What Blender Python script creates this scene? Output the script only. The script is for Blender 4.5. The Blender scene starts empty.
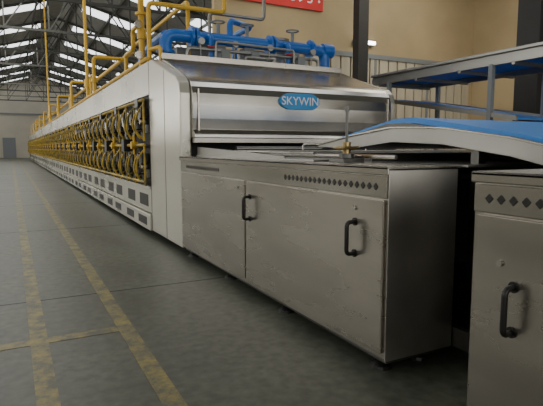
import bpy, math, random
from mathutils import Vector, Matrix
random.seed(4)
S=bpy.context.scene
# ------------------------------------------------------------------ materials
def mat(name, col, rough=0.5, metal=0.0, var=0.0, scale=(3,3,3), bump=0.0, emis=None, estr=0, rvar=0.0, col2=None):
    m=bpy.data.materials.new(name); m.use_nodes=True
    nt=m.node_tree; b=nt.nodes['Principled BSDF']
    b.inputs['Base Color'].default_value=(*col,1); b.inputs['Roughness'].default_value=rough
    b.inputs['Metallic'].default_value=metal
    if emis:
        b.inputs['Emission Color'].default_value=(*emis,1); b.inputs['Emission Strength'].default_value=estr
    if var or bump or rvar:
        tc=nt.nodes.new('ShaderNodeTexCoord'); mp=nt.nodes.new('ShaderNodeMapping')
        mp.inputs['Scale'].default_value=scale
        nz=nt.nodes.new('ShaderNodeTexNoise'); nz.inputs['Scale'].default_value=1; nz.inputs['Detail'].default_value=5
        nt.links.new(tc.outputs['Object'],mp.inputs[0]); nt.links.new(mp.outputs[0],nz.inputs['Vector'])
        if var:
            cr=nt.nodes.new('ShaderNodeValToRGB'); c2=col2 or tuple(c*(1-var) for c in col)
            cr.color_ramp.elements[0].position=.35; cr.color_ramp.elements[1].position=.65
            cr.color_ramp.elements[0].color=(*c2,1); cr.color_ramp.elements[1].color=(*col,1)
            nt.links.new(nz.outputs['Fac'],cr.inputs[0]); nt.links.new(cr.outputs[0],b.inputs['Base Color'])
        if rvar:
            mr=nt.nodes.new('ShaderNodeMapRange'); mr.inputs['To Min'].default_value=rough-rvar; mr.inputs['To Max'].default_value=rough+rvar
            nt.links.new(nz.outputs['Fac'],mr.inputs['Value']); nt.links.new(mr.outputs[0],b.inputs['Roughness'])
        if bump:
            bp=nt.nodes.new('ShaderNodeBump'); bp.inputs['Strength'].default_value=bump; bp.inputs['Distance'].default_value=.01
            nt.links.new(nz.outputs['Fac'],bp.inputs['Height']); nt.links.new(bp.outputs[0],b.inputs['Normal'])
    return m
STEEL=mat('brushed_steel',(.47,.44,.395),.27,1,var=.16,scale=(1.2,1.0,5),rvar=.07)
STEELS=mat('sheet_steel',(.56,.54,.50),.21,1,var=.14,scale=(1.5,1.5,1.5),rvar=.08)
STEELE=mat('satin_steel',(.66,.64,.60),.40,1,var=.22,scale=(2,2,2.5),rvar=.08)
STEELB=mat('matte_steel',(.33,.33,.315),.40,1,var=.15,scale=(1.5,1.5,1.5),rvar=.05)
STEELD=mat('dull_steel',(.16,.16,.155),.45,.9,var=.3)
WHITE=mat('oven_casing',(.66,.64,.57),.28,.5,var=.18,scale=(.9,.5,.9),rvar=.06)
YEL=mat('yellow_gas_paint',(.66,.40,.03),.4)
YELD=mat('yellow_hose',(.60,.39,.035),.5,var=.7,scale=(6,3,6),col2=(.16,.14,.03))
BLUE=mat('blue_pipe_paint',(.015,.14,.52),.3)
BLACK=mat('black_plastic',(.010,.010,.010),.4)
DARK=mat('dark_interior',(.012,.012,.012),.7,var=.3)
BELT=mat('blue_belt',(.03,.24,.72),.45)
RED=mat('red_cloth',(.62,.03,.03),.7,var=.1)
TXT=mat('white_print',(.85,.85,.85),.6)
SIGNB=mat('blue_badge',(.02,.28,.66),.4)
TANW=mat('tan_plaster',(.46,.36,.21),.85,var=.18,scale=(.5,.5,.5))
CREAM=mat('cream_plaster',(.56,.52,.43),.85,var=.12,scale=(.5,.5,.5))
ROOF=mat('roof_sheet',(.34,.34,.32),.7,var=.2)
TRUSS=mat('truss_paint',(.075,.078,.072),.6)
SKY=mat('skylight_panel',(.8,.85,.9),.6,emis=(.96,.97,.98),estr=2.4)
GLOW=mat('fill_glow',(.8,.85,.9),.4,emis=(.98,.97,.93),estr=1.8)  # emission for the added, out-of-view windows
LAMP=mat('lamp_tube',(.9,.9,.9),.4,emis=(1,1,1),estr=10)
COLM=mat('column_dark',(.02,.02,.021),.6,var=.2)
RIB=mat('ribbed_panel',(.52,.47,.36),.6,var=.15,scale=(6,6,.5))
BRASS=mat('brass',(.35,.27,.13),.35,1)
GREYP=mat('grey_paint',(.20,.22,.23),.5)
REDP=mat('red_handle_paint',(.5,.03,.02),.4)

def floor_mat():
    m=bpy.data.materials.new('painted_concrete'); m.use_nodes=True; nt=m.node_tree; b=nt.nodes['Principled BSDF']
    tc=nt.nodes.new('ShaderNodeTexCoord')
    n1=nt.nodes.new('ShaderNodeTexNoise'); n1.inputs['Scale'].default_value=.9; n1.inputs['Detail'].default_value=8
    n2=nt.nodes.new('ShaderNodeTexNoise'); n2.inputs['Scale'].default_value=14; n2.inputs['Detail'].default_value=6
    for n in(n1,n2): nt.links.new(tc.outputs['Object'],n.inputs['Vector'])
    mx=nt.nodes.new('ShaderNodeMath'); mx.operation='MULTIPLY'; nt.links.new(n1.outputs['Fac'],mx.inputs[0]); nt.links.new(n2.outputs['Fac'],mx.inputs[1])
    cr=nt.nodes.new('ShaderNodeValToRGB'); cr.color_ramp.elements[0].position=.13; cr.color_ramp.elements[1].position=.40
    cr.color_ramp.elements[0].color=(.040,.046,.036,1); cr.color_ramp.elements[1].color=(.112,.120,.096,1)
    nt.links.new(mx.outputs[0],cr.inputs[0]); nt.links.new(cr.outputs[0],b.inputs['Base Color'])
    mr=nt.nodes.new('ShaderNodeMapRange'); mr.inputs['To Min'].default_value=.30; mr.inputs['To Max'].default_value=.52
    nt.links.new(n1.outputs['Fac'],mr.inputs['Value']); nt.links.new(mr.outputs[0],b.inputs['Roughness'])
    bp=nt.nodes.new('ShaderNodeBump'); bp.inputs['Strength'].default_value=.08; nt.links.new(n2.outputs['Fac'],bp.inputs['Height']); nt.links.new(bp.outputs[0],b.inputs['Normal'])
    return m
def line_mat():
    m=bpy.data.materials.new('worn_yellow_line'); m.use_nodes=True; nt=m.node_tree; b=nt.nodes['Principled BSDF']
    tc=nt.nodes.new('ShaderNodeTexCoord'); n=nt.nodes.new('ShaderNodeTexNoise'); n.inputs['Scale'].default_value=6; n.inputs['Detail'].default_value=10; n.inputs['Roughness'].default_value=.75
    nt.links.new(tc.outputs['Object'],n.inputs['Vector'])
    cr=nt.nodes.new('ShaderNodeValToRGB'); cr.color_ramp.elements[0].position=.42; cr.color_ramp.elements[1].position=.66
    cr.color_ramp.elements[0].color=(.080,.082,.062,1); cr.color_ramp.elements[1].color=(.32,.26,.065,1)
    nt.links.new(n.outputs['Fac'],cr.inputs[0]); nt.links.new(cr.outputs[0],b.inputs['Base Color']); b.inputs['Roughness'].default_value=.45
    return m
FLOOR=floor_mat(); LINE=line_mat()

# ------------------------------------------------------------------ builder
def empty(name,loc=(0,0,0)):
    e=bpy.data.objects.new(name,None); e.empty_display_size=.2; e.location=loc; S.collection.objects.link(e); return e
class B:
    def __init__(s,name,m,parent=None,bevel=0,smooth=False):
        s.n=name; s.m=m; s.p=parent; s.v=[]; s.f=[]; s.bev=bevel; s.sm=smooth
    def add(s,vs,fs):
        o=len(s.v); s.v+= [tuple(v) for v in vs]; s.f+=[tuple(i+o for i in f) for f in fs]; return s
    def box(s,x0,x1,y0,y1,z0,z1):
        return s.add([(x0,y0,z0),(x1,y0,z0),(x1,y1,z0),(x0,y1,z0),(x0,y0,z1),(x1,y0,z1),(x1,y1,z1),(x0,y1,z1)],
          [(0,3,2,1),(4,5,6,7),(0,1,5,4),(1,2,6,5),(2,3,7,6),(3,0,4,7)])
    def bar(s,p,q,w,h=None):
        h=h or w; return s.tube([p,q],w*.7071,4,math.pi/4)
    def prism(s,prof,x0,x1):
        n=len(prof); vs=[(x0,y,z) for y,z in prof]+[(x1,y,z) for y,z in prof]
        fs=[tuple(range(n)),tuple(range(2*n-1,n-1,-1))]+[(i,i+n,(i+1)%n+n,(i+1)%n) for i in range(n)]
        return s.add(vs,fs)
    def prismy(s,prof,y0,y1):
        n=len(prof); vs=[(x,y0,z) for x,z in prof]+[(x,y1,z) for x,z in prof]
        fs=[tuple(range(n)),tuple(range(2*n-1,n-1,-1))]+[(i,i+n,(i+1)%n+n,(i+1)%n) for i in range(n)]
        return s.add(vs,fs)
    def tube(s,pts,r,seg=12,ph=0):
        pts=[Vector(p) for p in pts]; vs=[]; n=len(pts)
        t0=(pts[1]-pts[0]).normalized(); up=Vector((0,0,1)) if abs(t0.z)<.9 else Vector((1,0,0))
        a=t0.cross(up).normalized()
        for i,p in enumerate(pts):
            t=((pts[min(i+1,n-1)]-pts[max(i-1,0)])).normalized()
            a=(a-t*a.dot(t)).normalized(); b=t.cross(a)
            rr=r[i] if isinstance(r,(list,tuple)) else r
            for k in range(seg):
                an=ph+2*math.pi*k/seg; vs.append(p+a*math.cos(an)*rr+b*math.sin(an)*rr)
        fs=[tuple(range(seg-1,-1,-1)),tuple(range((n-1)*seg,n*seg))]
        for i in range(n-1):
            for k in range(seg):
                fs.append((i*seg+k,i*seg+(k+1)%seg,(i+1)*seg+(k+1)%seg,(i+1)*seg+k))
        return s.add(vs,fs)
    def cyl(s,p,q,r,seg=16): return s.tube([p,q],r,seg)
    def elbow(s,pts,r,rad=.12,seg=12):
        P=[Vector(p) for p in pts]; out=[P[0]]
        for i in range(1,len(P)-1):
            d1=(P[i-1]-P[i]); d2=(P[i+1]-P[i]); rr=min(rad,d1.length*.49,d2.length*.49)
            A=P[i]+d1.normalized()*rr; C=P[i]+d2.normalized()*rr
            for k in range(6):
                t=k/5; out.append(A*(1-t)**2+P[i]*2*t*(1-t)+C*t*t)
        out.append(P[-1]); return s.tube(out,r,seg)
    def torus(s,c,axis,R,r,seg=20):
        c=Vector(c); ax=Vector(axis).normalized(); u=ax.orthogonal().normalized(); w=ax.cross(u)
        vs=[];fs=[]
        for i in range(seg):
            a=2*math.pi*i/seg; d=u*math.cos(a)+w*math.sin(a)
            for k in range(6):
                b=2*math.pi*k/6; vs.append(c+d*(R+r*math.cos(b))+ax*r*math.sin(b))
        for i in range(seg):
            for k in range(6):
                fs.append((i*6+k,i*6+(k+1)%6,((i+1)%seg)*6+(k+1)%6,((i+1)%seg)*6+k))
        return s.add(vs,fs)
    def diamond(s,x,y,z,d,t=.004):
        p=[(y-d,z),(y,z-d*1.05),(y+d,z),(y,z+d*1.05)]
        return s.prism(p,x-t,x+.001)
    def done(s,arr=None):
        me=bpy.data.meshes.new(s.n); me.from_pydata(s.v,[],s.f); me.update()
        import bmesh
        bm=bmesh.new(); bm.from_mesh(me); bmesh.ops.recalc_face_normals(bm,faces=bm.faces); bm.to_mesh(me); bm.free()
        me.materials.append(s.m); o=bpy.data.objects.new(s.n,me); S.collection.objects.link(o)
        if s.p: o.parent=s.p
        if s.sm:
            for p in me.polygons: p.use_smooth=len(p.vertices)==4
            try: me.set_sharp_from_angle(angle=math.radians(40))
            except Exception: pass
        if s.bev:
            md=o.modifiers.new('bev','BEVEL'); md.width=s.bev; md.segments=2; md.limit_method='ANGLE'
        if arr:
            md=o.modifiers.new('arr','ARRAY'); md.use_relative_offset=False; md.use_constant_offset=True
            md.constant_offset_displace=arr[1]; md.count=arr[0]
        return o

# ------------------------------------------------------------------ room shell
X0,X1,Y0,Y1=-8,16,-5,74
RX,RZ,EZ=3.5,10.6,7.2
B('floor',FLOOR).box(X0,X1,Y0,Y1,-.1,0).done()
B('wall_left',CREAM).box(X0-.2,X0,Y0,Y1,0,EZ).done()
B('wall_right',TANW).box(X1,X1+.2,Y0,Y1,0,EZ).done()
B('wall_back',CREAM).prismy([(X0,0),(X1,0),(X1,EZ),(RX,RZ),(X0,EZ)],Y0-.2,Y0).done()
B('wall_far',CREAM).prismy([(X0,0),(X1,0),(X1,EZ),(RX,RZ),(X0,EZ)],Y1,Y1+.2).done()
def rz(x): return EZ+(RZ-EZ)*((x-X0)/(RX-X0) if x<RX else (X1-x)/(X1-RX))
B('wall_partition',TANW).prismy([(5.4,0),(X1,0),(X1,rz(X1)),(5.4,rz(5.4))],14,14.2).done()
B('ceiling',ROOF).prismy([(X0-.2,EZ),(RX,RZ),(X1+.2,EZ),(X1+.2,EZ+.12),(RX,RZ+.12),(X0-.2,EZ+.12)],Y0-.2,Y1+.2).done()
sk=B('skylight_panels',SKY)
def rp(x,dz=0): return (x,rz(x)+dz)
y=4.7
while y<72:
    for xa,xb in((-6.5,-2.6),(-1.9,2.4),(4.6,9),(10,14.5)):
        sk.prismy([rp(xa,-.03),rp(xb,-.03),rp(xb,-.06),rp(xa,-.06)],y,y+1.5)
    y+=6
sk.done()
tr=B('roof_trusses',TRUSS)
for i in range(13):
    y=-2+6*i
    zc=EZ-.1
    tr.bar((X0,y,zc),(X1,y,zc),.12)
    tr.bar((X0,y,EZ-.05),(RX,y,RZ-.12),.14); tr.bar((RX,y,RZ-.12),(X1,y,EZ-.05),.14)
    xs=[X0+ (X1-X0)*k/12 for k in range(13)]
    for k,x in enumerate(xs[1:-1],1):
        tr.bar((x,y,zc),(x,y,rz(x)-.12),.07)
        nx=xs[k+1] if x<RX else xs[k-1]
        tr.bar((x,y,zc),(nx,y,rz(nx)-.12),.06)
for k in range(11):
    x=X0+1+2.2*k
    tr.box(x-.05,x+.05,Y0,Y1,rz(x)-.24,rz(x)-.08)
tr.done()
B('door_1',GREYP).box(-.9,.6,Y1-.12,Y1-.03,0,2.6).done()
t=B('trim_1',GREYP); t.box(X0,X1,Y1-.12,Y1-.03,5.6,5.8); t.done()
wl=B('fill_window_1',GLOW); wm=B('trim_2',TRUSS)  # unseen left-wall windows, added to glow and reflect in the steel
y=-3
while y<70:
    wl.box(X0,X0+.04,y,y+3.6,2.6,5.6)
    for j in range(5): wm.box(X0+.04,X0+.08,y+j*.9-.03,y+j*.9+.03,2.6,5.6)
    for z in(2.6,3.6,4.6,5.6): wm.box(X0+.04,X0+.08,y,y+3.6,z-.03,z+.03)
    y+=6
wl.done(); wm.done()
wb=B('fill_window_2',GLOW); wm=B('trim_5',TRUSS)  # unseen back-wall windows, added to brighten cabinet ends and hood front
for xa in(-5,0,5,10):
    wb.box(xa,xa+3.4,Y0,Y0+.04,1.0,5.2)
    for j in range(5): wm.box(xa+j*.85-.03,xa+j*.85+.03,Y0+.04,Y0+.08,1.0,5.2)
    for z in(1.0,2.05,3.1,4.15,5.2): wm.box(xa,xa+3.4,Y0+.04,Y0+.08,z-.03,z+.03)
wb.done(); wm.done()
fl=B('floor_marking',LINE)
fl.box(.05,.16,-1,70,0,.003); fl.box(.62,.73,-1,70,0,.003)
fl.box(-2,.05,3.55,3.66,0,.003); fl.box(-2.5,-2.4,-1,40,0,.003); fl.box(.16,.62,3.55,3.66,0,.0025)
fl.done()
j=B('trim_3',DARK)
for y in(1.6,4.6,8.6,12.6,16.6,22,28,34): j.box(X0,1.9,y,y+.012,0,.001)
j.done()

e=empty('banner')
B('cloth',RED,e).box(5.75,9.05,13.90,13.96,5.62,6.75).done()
def text(name,body,size,m,loc,rot,parent,ext=.004,align='CENTER'):
    c=bpy.data.curves.new(name,'FONT'); c.body=body; c.size=size; c.extrude=ext; c.align_x=align; c.align_y='CENTER'
    o=bpy.data.objects.new(name,c); S.collection.objects.link(o); c.materials.append(m)
    o.location=loc; o.rotation_euler=rot; o.parent=parent; return o
text('lettering','一次的努力！',.62,TXT,(7.5,13.89,6.04),(math.pi/2,0,0),e)

rb=B('wall_cladding',RIB)
x=8.6
while x<15.8:
    rb.box(x,x+.34,13.90,13.97,1.2,4.3); x+=.4
rb.done()
t=B('trim_4',GREYP); t.box(8.4,15.9,13.86,13.97,4.3,4.45); t.box(8.4,15.9,13.86,13.97,1.05,1.2)
for x in(8.45,11.2,13.6): t.box(x-.05,x+.05,13.88,13.97,1.2,4.3)
t.done()
c=B('steel_column',COLM,bevel=.01); c.box(9.5,9.87,12.6,12.9,0,rz(9.7)-.1).box(9.4,10,12.45,13.05,0,.04); c.done()
c=B('steel_column.001',COLM,bevel=.01); c.box(9.1,9.7,6.4,6.9,0,rz(9.4)-.15).box(8.95,9.85,6.25,7.05,0,.04); c.done()
e=empty('wall_lamp'); B('body',GREYP,e).box(10.25,11.1,13.8,13.96,4.72,4.86).done(); B('tube',LAMP,e).box(10.3,11.05,13.72,13.8,4.74,4.84).done()

# ------------------------------------------------------------------ tunnel oven
ov=empty('tunnel_oven')
OX0,OX1=1.8,5.1; YE=62
b=B('body',WHITE,ov,bevel=.01)
b.box(OX0+.06,OX1,7.3,YE,.1,2.5)
b.done()
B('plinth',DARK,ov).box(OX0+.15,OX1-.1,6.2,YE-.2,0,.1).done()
sd=B('side_panels',WHITE,ov,bevel=.006)
yy=7.3
while yy<YE-1:
    sd.box(OX0,OX0+.06,yy+.008,yy+1.992,2.06,2.53)
    sd.box(OX0,OX0+.06,yy+.008,yy+1.992,.34,.7)
    sd.box(OX0-.03,OX0+.06,yy,yy+2,.70,.73)
    sd.box(OX0-.03,OX0+.06,yy,yy+2,.08,.32)
    yy+=2
sd.done()
prof=[(7.3,.08),(7.3,2.53),(7.15,2.53),(5.98,2.16),(5.88,2.08),(5.84,1.95),(5.84,.08)]
b=B('end_cheeks',WHITE,ov,bevel=.02)
b.prism(prof,OX0,OX0+.14).prism(prof,OX1-.14,OX1)
b.done()
b=B('cheek_seam',STEELD,ov)
b.box(OX0-.003,OX0+.01,7.28,7.30,.1,2.5); b.box(OX0-.003,OX0+.01,6.5,6.51,.1,2.30)
b.done()
b=B('end_vents',BLACK,ov)
for k in range(27):
    for q in range(2):
        b.box(OX0-.034,OX0-.028,7.5+2*k+q*.9,7.5+2*k+q*.9+.55,.14,.26)
        b.box(OX0-.004,OX0+.01,7.5+2*k+q*.9,7.5+2*k+q*.9+.55,.42,.6)
b.done()
hp=[(7.3,2.56),(7.1,2.56),(6.0,2.17),(5.92,2.135),(5.86,2.09),(5.81,2.03),(5.78,1.95),(5.765,1.82),(5.78,1.65),(5.80,1.52),(5.70,1.46),(5.70,1.42),(5.86,1.42),(5.86,1.6),(6.4,1.6),(7.3,1.9)]
B('hood',STEELS,ov,bevel=.006,smooth=False).prism(hp,OX0+.14,OX1-.14).done()
b=B('hood_trim',STEEL,ov,bevel=.004)
b.box(OX0+.14,OX1-.14,5.72,5.80,1.36,1.42); b.box(OX0+.2,OX0+.22,5.75,5.8,1.5,2.0); b.box(OX1-.22,OX1-.2,5.75,5.8,1.5,2.0)
b.box(OX0+.14,OX1-.14,7.05,7.12,2.52,2.62)
b.done()
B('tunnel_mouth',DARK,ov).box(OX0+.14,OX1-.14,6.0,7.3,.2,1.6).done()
b=B('badge',SIGNB,ov,bevel=.004)
n=28; prof=[(3.40+.30*math.cos(2*math.pi*k/n),1.90+.105*max(-1,min(1,1.25*math.sin(2*math.pi*k/n)))) for k in range(n)]
b.prismy(prof,5.735,5.775); b.done()
text('badge_lettering','SKYWIN',.15,TXT,(3.40,5.73,1.90),(math.pi/2,0,0),ov,.002)
b=B('top_ducts',STEELD,ov,bevel=.01)
b.box(2.3,3.0,9,YE-2,2.5,2.75); b.box(3.6,4.4,10,YE-2,2.5,2.9)
b.done()
# burners
PIT=.62
N=int((YE-8)/PIT); d=(0,PIT,0); x=OX0
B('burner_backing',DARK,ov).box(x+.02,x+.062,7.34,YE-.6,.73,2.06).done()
p=B('burner_boxes',STEELB,ov); q=B('burner_igniters',BLACK,ov); g=B('burner_valves',STEELS,ov,smooth=True); h=B('burner_hoses',YELD,ov,smooth=True)
for row,z in enumerate((1.02,1.68)):
    p.box(x-.03,x+.03,7.42,7.50,z-.16,z-.04); p.box(x-.02,x+.03,7.70,7.82,z-.22,z-.10)
    q.box(x-.08,x+.03,7.56,7.70,z+.02,z+.18); q.box(x-.07,x+.03,7.80,7.92,z+.03,z+.2); q.box(x-.09,x+.03,7.44,7.53,z+.06,z+.2)
    q.cyl((x-.10,7.88,z-.15),(x+.02,7.88,z-.15),.05,10)
    q.box(x-.13,x-.09,7.53,7.60,z-.10,z-.02)
    for yy in(7.47,7.77):
        g.cyl((x-.11,yy,z),(x-.02,yy,z),.042,10)
    g.cyl((x-.12,7.62,z-.12),(x+.02,7.62,z-.12),.025,8)
    h.elbow([(x-.03,7.50,z+.27),(x-.12,7.53,z+.14),(x-.14,7.60,z+.02),(x-.12,7.62,z-.16),(x-.02,7.56,z-.26)],.016,.06,6)
    h.elbow([(x-.03,7.80,z+.22),(x-.10,7.90,z+.08),(x-.13,7.86,z-.08),(x-.03,7.80,z-.24)],.013,.06,6)
    h.cyl((x-.06,7.40,z-.28),(x-.06,7.40,z+.3),.018,6)
    g.torus((x-.09,7.70,z+.14),(1,0,0),.03,.008,8)
p.done((N,d)); q.done((N,d)); g.done((N,d)); h.done((N,d))
h=B('burner_regulators',YEL,ov,smooth=True); q=B('control_boxes',BLACK,ov); g=B('flex_lines',STEELE,ov,smooth=True)
h.cyl((x-.14,7.95,1.34),(x-.04,7.95,1.34),.06,12); h.cyl((x-.09,7.95,1.2),(x-.09,7.95,1.5),.02,8)
q.box(x-.14,x,8.5,8.72,1.24,1.44); q.box(x-.10,x,7.6,7.8,1.9,2.03)
g.elbow([(x-.06,8.6,1.44),(x-.12,8.6,1.7),(x-.08,8.9,1.8),(x-.02,8.9,1.95)],.014,.1,8)
for o in(h,q,g): o.done((int((YE-9)/1.7),(0,1.7,0)))
b=B('gas_manifolds',YELD,ov,smooth=True)
for z in(1.34,1.99,.80): b.cyl((x-.07,7.36,z),(x-.07,YE-.6,z),.024,8)
b.done()
b=B('air_manifolds',STEELB,ov,smooth=True)
for z in(1.02,1.68): b.cyl((x-.06,7.36,z),(x-.06,YE-.6,z),.014,8)
b.done()
# blue pipe header
b=B('blue_header',BLUE,ov,smooth=True)
b.elbow([(2.15,7.62,2.5),(2.15,7.62,3.0),(5.0,7.62,3.0),(5.0,7.62,2.5)],.095,.16,16)
for xx in(2.55,2.62,3.9,3.97,4.7): b.cyl((xx-.02,7.62,3.0),(xx+.02,7.62,3.0),.155,16)
b.cyl((2.15,7.62,2.5),(2.15,7.62,2.56),.16,16); b.cyl((2.15,7.62,2.72),(2.15,7.62,2.76),.14,16)
b.elbow([(3.2,7.62,3.0),(3.2,7.62,3.32),(3.7,7.9,3.32),(3.7,8.6,3.32),(3.7,8.6,2.5)],.05,.1)
b.elbow([(2.15,7.62,3.0),(2.15,8.3,3.0),(2.15,9.2,2.9),(2.15,9.2,2.5)],.06,.1)
b.cyl((4.95,7.62,3.0),(5.15,7.62,3.0),.12,14)
for xx in(2.8,4.15): b.elbow([(xx,7.62,3.0),(xx,7.40,3.0),(xx,7.40,2.58)],.04,.08)
b.done()
b=B('valve_train',GREYP,ov,smooth=False,bevel=.004)
for xx in(3.0,3.5,4.35):
    b.box(xx-.09,xx+.09,7.52,7.72,2.5,2.9); b.cyl((xx,7.62,3.0),(xx,7.62,3.25),.03); b.torus((xx,7.62,3.27),(0,0,1),.1,.015)
    b.box(xx-.07,xx+.07,7.3,7.5,2.56,2.8)
b.box(2.4,4.8,7.35,7.42,2.60,2.66); b.box(2.4,4.8,7.8,7.87,2.60,2.72)
b.box(2.5,3.4,8.2,8.7,2.5,2.95); b.box(4.0,4.7,8.6,9.2,2.5,3.1)
b.done()
b=B('valve_handles',REDP,ov,smooth=True)
for xx in(2.8,4.15): b.cyl((xx-.08,7.33,2.82),(xx+.08,7.33,2.82),.012,8); b.cyl((xx,7.33,2.82),(xx,7.40,2.82),.01,8)
b.done()
b=B('steel_conduits',STEELB,ov,smooth=True)
b.elbow([(2.4,7.35,2.5),(2.4,7.35,2.78),(4.7,7.35,2.78),(4.7,7.35,2.5)],.03,.08)
b.elbow([(2.8,7.2,2.55),(2.8,7.2,2.88),(4.2,7.3,2.88),(4.2,7.3,2.5)],.018,.06)
b.elbow([(3.0,8.0,2.5),(3.0,8.0,3.5),(4.0,8.0,3.5),(4.0,8.0,4.6)],.03,.08)
b.elbow([(3.3,7.25,2.5),(3.3,7.25,2.7),(3.8,7.25,2.7),(3.8,7.5,2.7),(3.8,7.5,2.5)],.022,.05)
b.cyl((4.4,8.2,2.5),(4.4,8.2,3.2),.14); b.cyl((4.4,8.2,3.2),(4.4,8.2,3.24),.19)
for xx in(2.6,3.15,3.75,4.55): b.cyl((xx,7.30,2.88),(xx,7.26,2.88),.05,14); b.cyl((xx,7.32,2.6),(xx,7.32,2.86),.012,8)
b.done()
b=B('gas_risers',YEL,ov,smooth=True)
b.elbow([(1.9,7.6,2.5),(1.9,7.6,3.42),(3.1,7.6,3.42),(3.1,7.6,4.3)],.035,.08)
b.cyl((1.86,7.9,2.5),(1.86,7.9,rz(1.86)-.2),.045)
b.cyl((1.86,7.9,2.95),(1.86,7.9,3.1),.07); b.cyl((1.86,7.9,3.3),(1.86,7.9,3.34),.09)
b.elbow([(1.86,7.9,3.2),(1.86,8.5,3.2),(1.86,8.5,2.9),(1.86,9.1,2.9),(1.86,9.1,2.5)],.035,.08)
b.elbow([(1.9,7.6,2.75),(2.0,7.35,2.75),(2.0,7.35,2.5)],.03,.05)
b.elbow([(2.6,7.9,2.5),(2.6,7.9,3.6),(2.6,12,3.6)],.035,.1)
for k in range(1,10):
    yb=7.9+5.2*k
    b.elbow([(1.9,yb,2.5),(1.9,yb,3.5),(2.6,yb,3.5)],.045,.1)
    b.elbow([(1.9,yb+.6,2.5),(1.9,yb+.6,3.1),(1.9,yb,3.1)],.035,.06)
    b.cyl((1.9,yb,2.9),(1.9,yb,3.0),.08)
    if k in(1,4): b.cyl((2.0,yb+2,2.5),(2.0,yb+2,rz(2)-.2),.045); b.cyl((2.0,yb+2,3.0),(2.0,yb+2,3.2),.09)
b.cyl((2.6,12,3.5),(2.6,YE-4,3.5),.05)
b.cyl((1.84,7.5,2.60),(1.84,YE-4,2.60),.03,8)
b.done()
b=B('riser_gauges',STEELS,ov,smooth=True)
for z in(2.7,3.15): b.cyl((1.80,7.86,z),(1.80,7.80,z),.06,14)
b.done()

# ------------------------------------------------------------------ cabinets
def cabinet(name,y0,y1,doors,handles,locks,vents,x0=1.8,x1=2.32,ztop=1.2,zb=.10):
    e=empty(name)
    b=B('carcass',STEEL,e,bevel=.008)
    b.box(x0+.012,x1,y0+.004,y1,zb,ztop-.02); b.done()
    b=B('end_panel',STEELE,e,bevel=.003)  # end face's stronger light put into a paler steel than the doors
    b.box(x0+.004,x1,y0,y0+.004,zb,ztop-.02); b.done()
    b=B('top_plate',STEELS,e,bevel=.012); b.box(x0-.02,x1+.02,y0-.015,y1+.0,ztop-.022,ztop+.0)
    b.box(x0-.02,x0-.005,y0-.015,y1,ztop-.05,ztop); b.done()
    b=B('vent_rail',STEELS,e,bevel=.003); b.box(x0-.004,x0+.014,y0+.01,y1-.01,ztop-.175,ztop-.055); b.done()
    b=B('vents',BLACK,e)
    for a,c in vents:
        y=a
        while y<c: b.diamond(x0-.004,y,ztop-.115,.019); y+=.058
    b.done()
    b=B('doors',STEEL,e,bevel=.006)
    for a,c in doors: b.box(x0-.008,x0+.014,a,c,zb+.04,ztop-.185)
    b.done()
    b=B('kick_strip',STEELD,e,bevel=.004); b.box(x0+.04,x1-.04,y0+.03,y1-.02,zb-.03,zb); b.done()
    b=B('handles',BLACK,e,smooth=True)
    for y,z in handles:
        b.elbow([(x0-.008,y,z+.095),(x0-.075,y-.01,z+.095),(x0-.075,y-.01,z-.095),(x0-.008,y,z-.095)],.013,.03,10)
        b.cyl((x0-.014,y,z+.095),(x0-.006,y,z+.095),.024); b.cyl((x0-.014,y,z-.095),(x0-.006,y,z-.095),.024)
    b.done()
    b=B('locks',STEELS,e,smooth=True)
    for y,z in locks: b.cyl((x0-.018,y,z),(x0-.006,y,z),.014,14)
    b.done()
    b=B('feet',BLACK,e)
    n=max(2,int((y1-y0)/1.1)+1)
    for i in range(n):
        y=y0+.15+(y1-y0-.3)*i/(n-1)
        for xx in(x0+.10,x1-.12):
            b.cyl((xx,y,.02),(xx,y,zb-.02),.022,10); b.tube([(xx,y,0),(xx,y,.02),(xx,y,.045)],[.07,.065,.03],14)
    b.done()
    return e
cabinet('conveyor_drive_cabinet',2.1,5.84,[(2.13,3.95),(3.98,5.8)],[(2.38,.77),(3.86,.79)],[(2.38,.95),(4.12,.95)],[(2.2,3.3),(4.6,5.6)])
cabinet('conveyor_drive_cabinet.001',-1.2,1.54,[(.1,1.51),(-1.17,.07)],[(1.31,.64),(-.9,.64)],[(1.38,.82)],[(-1.1,1.5)])

# ------------------------------------------------------------------ belt conveyor in front of oven
cv=empty('infeed_conveyor')
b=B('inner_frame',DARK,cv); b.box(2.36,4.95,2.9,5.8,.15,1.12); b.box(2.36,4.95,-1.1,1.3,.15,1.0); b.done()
b=B('frame_feet',BLACK,cv)
for yy in(3.1,5.5,-.8,1.1):
    for xx in(2.6,4.8): b.box(xx-.05,xx+.05,yy-.05,yy+.05,0,.16)
b.done()
b=B('belt_bed',STEELD,cv,bevel=.005); b.box(2.36,4.9,2.95,5.98,1.12,1.25); b.done()
b=B('bed_rollers',STEELB,cv,smooth=True)
for yy in(2.75,2.4): b.cyl((2.40,yy,1.13),(4.9,yy,1.13),.055,18)
b.cyl((2.42,5.6,1.29),(4.9,5.6,1.29),.03)
b.done()
b=B('guide_plates',STEELB,cv,bevel=.004)
b.prism([(5.75,1.2),(5.75,1.31),(4.6,1.27),(3.6,1.23),(3.6,1.2)],1.98,2.0)
b.box(1.95,2.3,3.1,5.7,1.2,1.215); b.box(2.0,4.9,4.4,5.5,1.25,1.27); b.box(2.34,3.6,2.05,3.0,1.185,1.2)
b.done()
b=B('tie_rods',STEELS,cv,smooth=True)
b.cyl((2.02,5.6,1.26),(2.02,3.2,1.26),.012,8); b.cyl((2.2,5.2,1.24),(2.2,2.5,1.24),.014,8)
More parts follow.
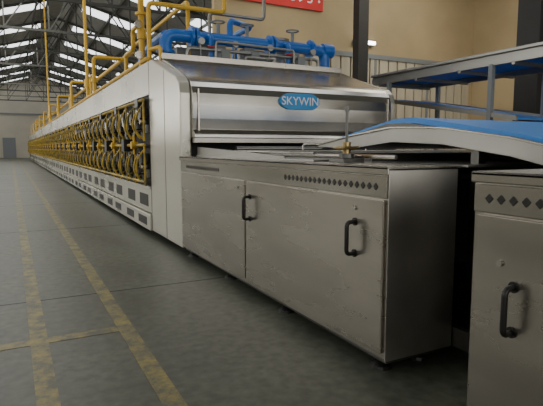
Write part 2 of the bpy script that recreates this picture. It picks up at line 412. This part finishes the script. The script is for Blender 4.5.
b.elbow([(3.0,5.0,1.27),(3.0,5.0,1.34),(3.6,4.6,1.34),(3.6,4.6,1.27)],.012,.05,8)
b.done()
b=B('cross_beam',STEELD,cv); b.box(2.33,2.37,-1.1,5.8,.10,.22); b.box(3.0,4.9,1.2,3.0,.3,.36); b.box(2.36,4.9,1.8,1.86,.9,.98); b.done()
b=B('corner_post',STEELE,cv); b.box(2.38,2.44,1.78,1.84,0,1.18); b.box(2.38,2.44,2.6,2.66,0,1.18); b.done()
e=empty('belt_tensioner')
b=B('stem',STEELD,e,smooth=True); b.cyl((2.12,2.93,1.20),(2.12,2.93,1.57),.010); b.cyl((2.12,2.93,1.55),(2.12,2.93,1.59),.016); b.done()
b=B('handwheel',BRASS,e,smooth=True); b.torus((2.12,2.93,1.30),(0,0,1),.085,.012); 
for k in range(3):
    a=k*2.094; b.cyl((2.12,2.93,1.30),(2.12+.085*math.cos(a),2.93+.085*math.sin(a),1.30),.008,6)
b.cyl((2.12,2.93,1.26),(2.12,2.93,1.34),.03); b.done()
b=B('bracket',STEELD,e,bevel=.003); b.box(2.03,2.21,2.84,3.02,1.20,1.225); b.cyl((2.12,2.93,1.225),(2.12,2.93,1.26),.055); b.done()

ic=empty('inclined_belt_conveyor')
top=[(3.9,1.33),(3.4,1.40),(2.9,1.45),(2.4,1.43),(1.9,1.36),(1.4,1.25),(.8,1.10),(.0,.96)]
bot=[(y,z-.11) for y,z in top]; bot[0]=(3.9,1.31)
prof=top+bot[::-1]
b=B('side_beams',STEELB,ic,bevel=.004); b.prism(prof,2.5,2.53); b.prism(prof,5.2,5.23)
b.done()
b=B('beam_lip',STEELS,ic,bevel=.002); b.prism([(y,z+.004) for y,z in top]+[(y,z-.008) for y,z in top][::-1],2.485,2.54); b.done()
bt=[(3.9,1.36),(3.4,1.45),(3.0,1.52),(2.8,1.52),(2.4,1.46),(1.9,1.375),(1.4,1.26),(.8,1.11),(.0,.97)]; bb=[(y,z-.04) for y,z in bt]
B('belt',BELT,ic).prism(bt+bb[::-1],2.62,5.18).done()
b=B('belt_support',STEELD,ic); b.prism([(y,z-.041) for y,z in bt]+[(y,z-.07) for y,z in bt][::-1],2.53,5.2); b.done()
b=B('support_legs',STEELD,ic); 
for yy,zz in((2.2,1.34),(.6,1.0)):
    for xx in(2.60,5.15): b.box(xx-.03,xx+.03,yy-.03,yy+.03,0,zz)
    b.box(2.57,5.18,yy-.025,yy+.025,zz-.2,zz-.14)
b.done()

oc=empty('overhead_conveyor')
b=B('frame',STEELB,oc,bevel=.005)
for xx in(5.6,6.7):
    b.box(xx,xx+.04,1.5,7.0,2.36,2.5)
b.box(5.55,5.6,1.5,7.0,2.49,2.53)
yy=1.7
while yy<7: b.box(5.6,6.74,yy,yy+.05,2.33,2.38); yy+=.85
b.done()
B('belt',BELT,oc).box(5.64,6.7,1.5,6.95,2.44,2.46).done()
b=B('end_drum',STEELS,oc,smooth=True); b.cyl((5.62,7.0,2.44),(6.72,7.0,2.44),.06); b.done()
b=B('legs',GREYP,oc)
for yy in(2.2,4.6,6.6):
    for xx in(5.62,6.72): b.box(xx-.03,xx+.03,yy-.03,yy+.03,0,2.38)
b.done()
b=B('return_belt',BELT,oc); b.prism([(6.9,2.14),(4.3,1.68),(4.3,1.66),(6.9,2.12)],5.66,6.68); b.done()
b=B('return_rails',STEELB,oc); 
for xx in(5.6,6.7): b.prism([(6.95,2.16),(4.2,1.70),(4.2,1.64),(6.95,2.10)],xx,xx+.04)
b.done()

# ------------------------------------------------------------------ lighting
def area(name,loc,rot,sx,sy,power,col=(1,1,1)):
    l=bpy.data.lights.new(name,'AREA'); l.shape='RECTANGLE'; l.size=sx; l.size_y=sy; l.energy=power; l.color=col
    o=bpy.data.objects.new(name,l); S.collection.objects.link(o); o.location=loc; o.rotation_euler=rot; return o
WC=(1,.965,.86)
for i,yy in enumerate((3,15,27,39,51,63)):
    area('daylight_roof_%d'%i,(-1.5,yy,8.3),(0,0,0),8,3,250 if i else 70,WC)
area('fill_side_1',(X0+.3,4,4.1),(0,-math.pi/2,0),3,8,120,WC)  # added fill lamps along the unseen left wall
area('fill_side_2',(X0+.3,16,4.1),(0,-math.pi/2,0),3,14,420,WC)
area('fill_side_3',(X0+.3,38,4.1),(0,-math.pi/2,0),3,24,600,WC)
area('fill_right',(10.5,9,7.4),(math.radians(35),0,0),5,3,260,(1,.92,.76))  # added fill lamp tilted at the partition wall to brighten it
area('fill_back',(5,Y0+.3,3.1),(math.radians(90),0,0),13,4,190,WC)  # added fill lamp behind the camera for surfaces facing it
w=bpy.data.worlds.new('world'); S.world=w; w.use_nodes=True
w.node_tree.nodes['Background'].inputs[0].default_value=(.85,.88,.9,1); w.node_tree.nodes['Background'].inputs[1].default_value=.3

cd=bpy.data.cameras.new('camera'); cd.sensor_width=36; cd.lens=500/543*36; cd.clip_end=300
co=bpy.data.objects.new('camera',cd); S.collection.objects.link(co); co.location=(0,0,1.3)
co.rotation_euler=(math.radians(90-6.3),0,math.radians(-27.4))
S.camera=co
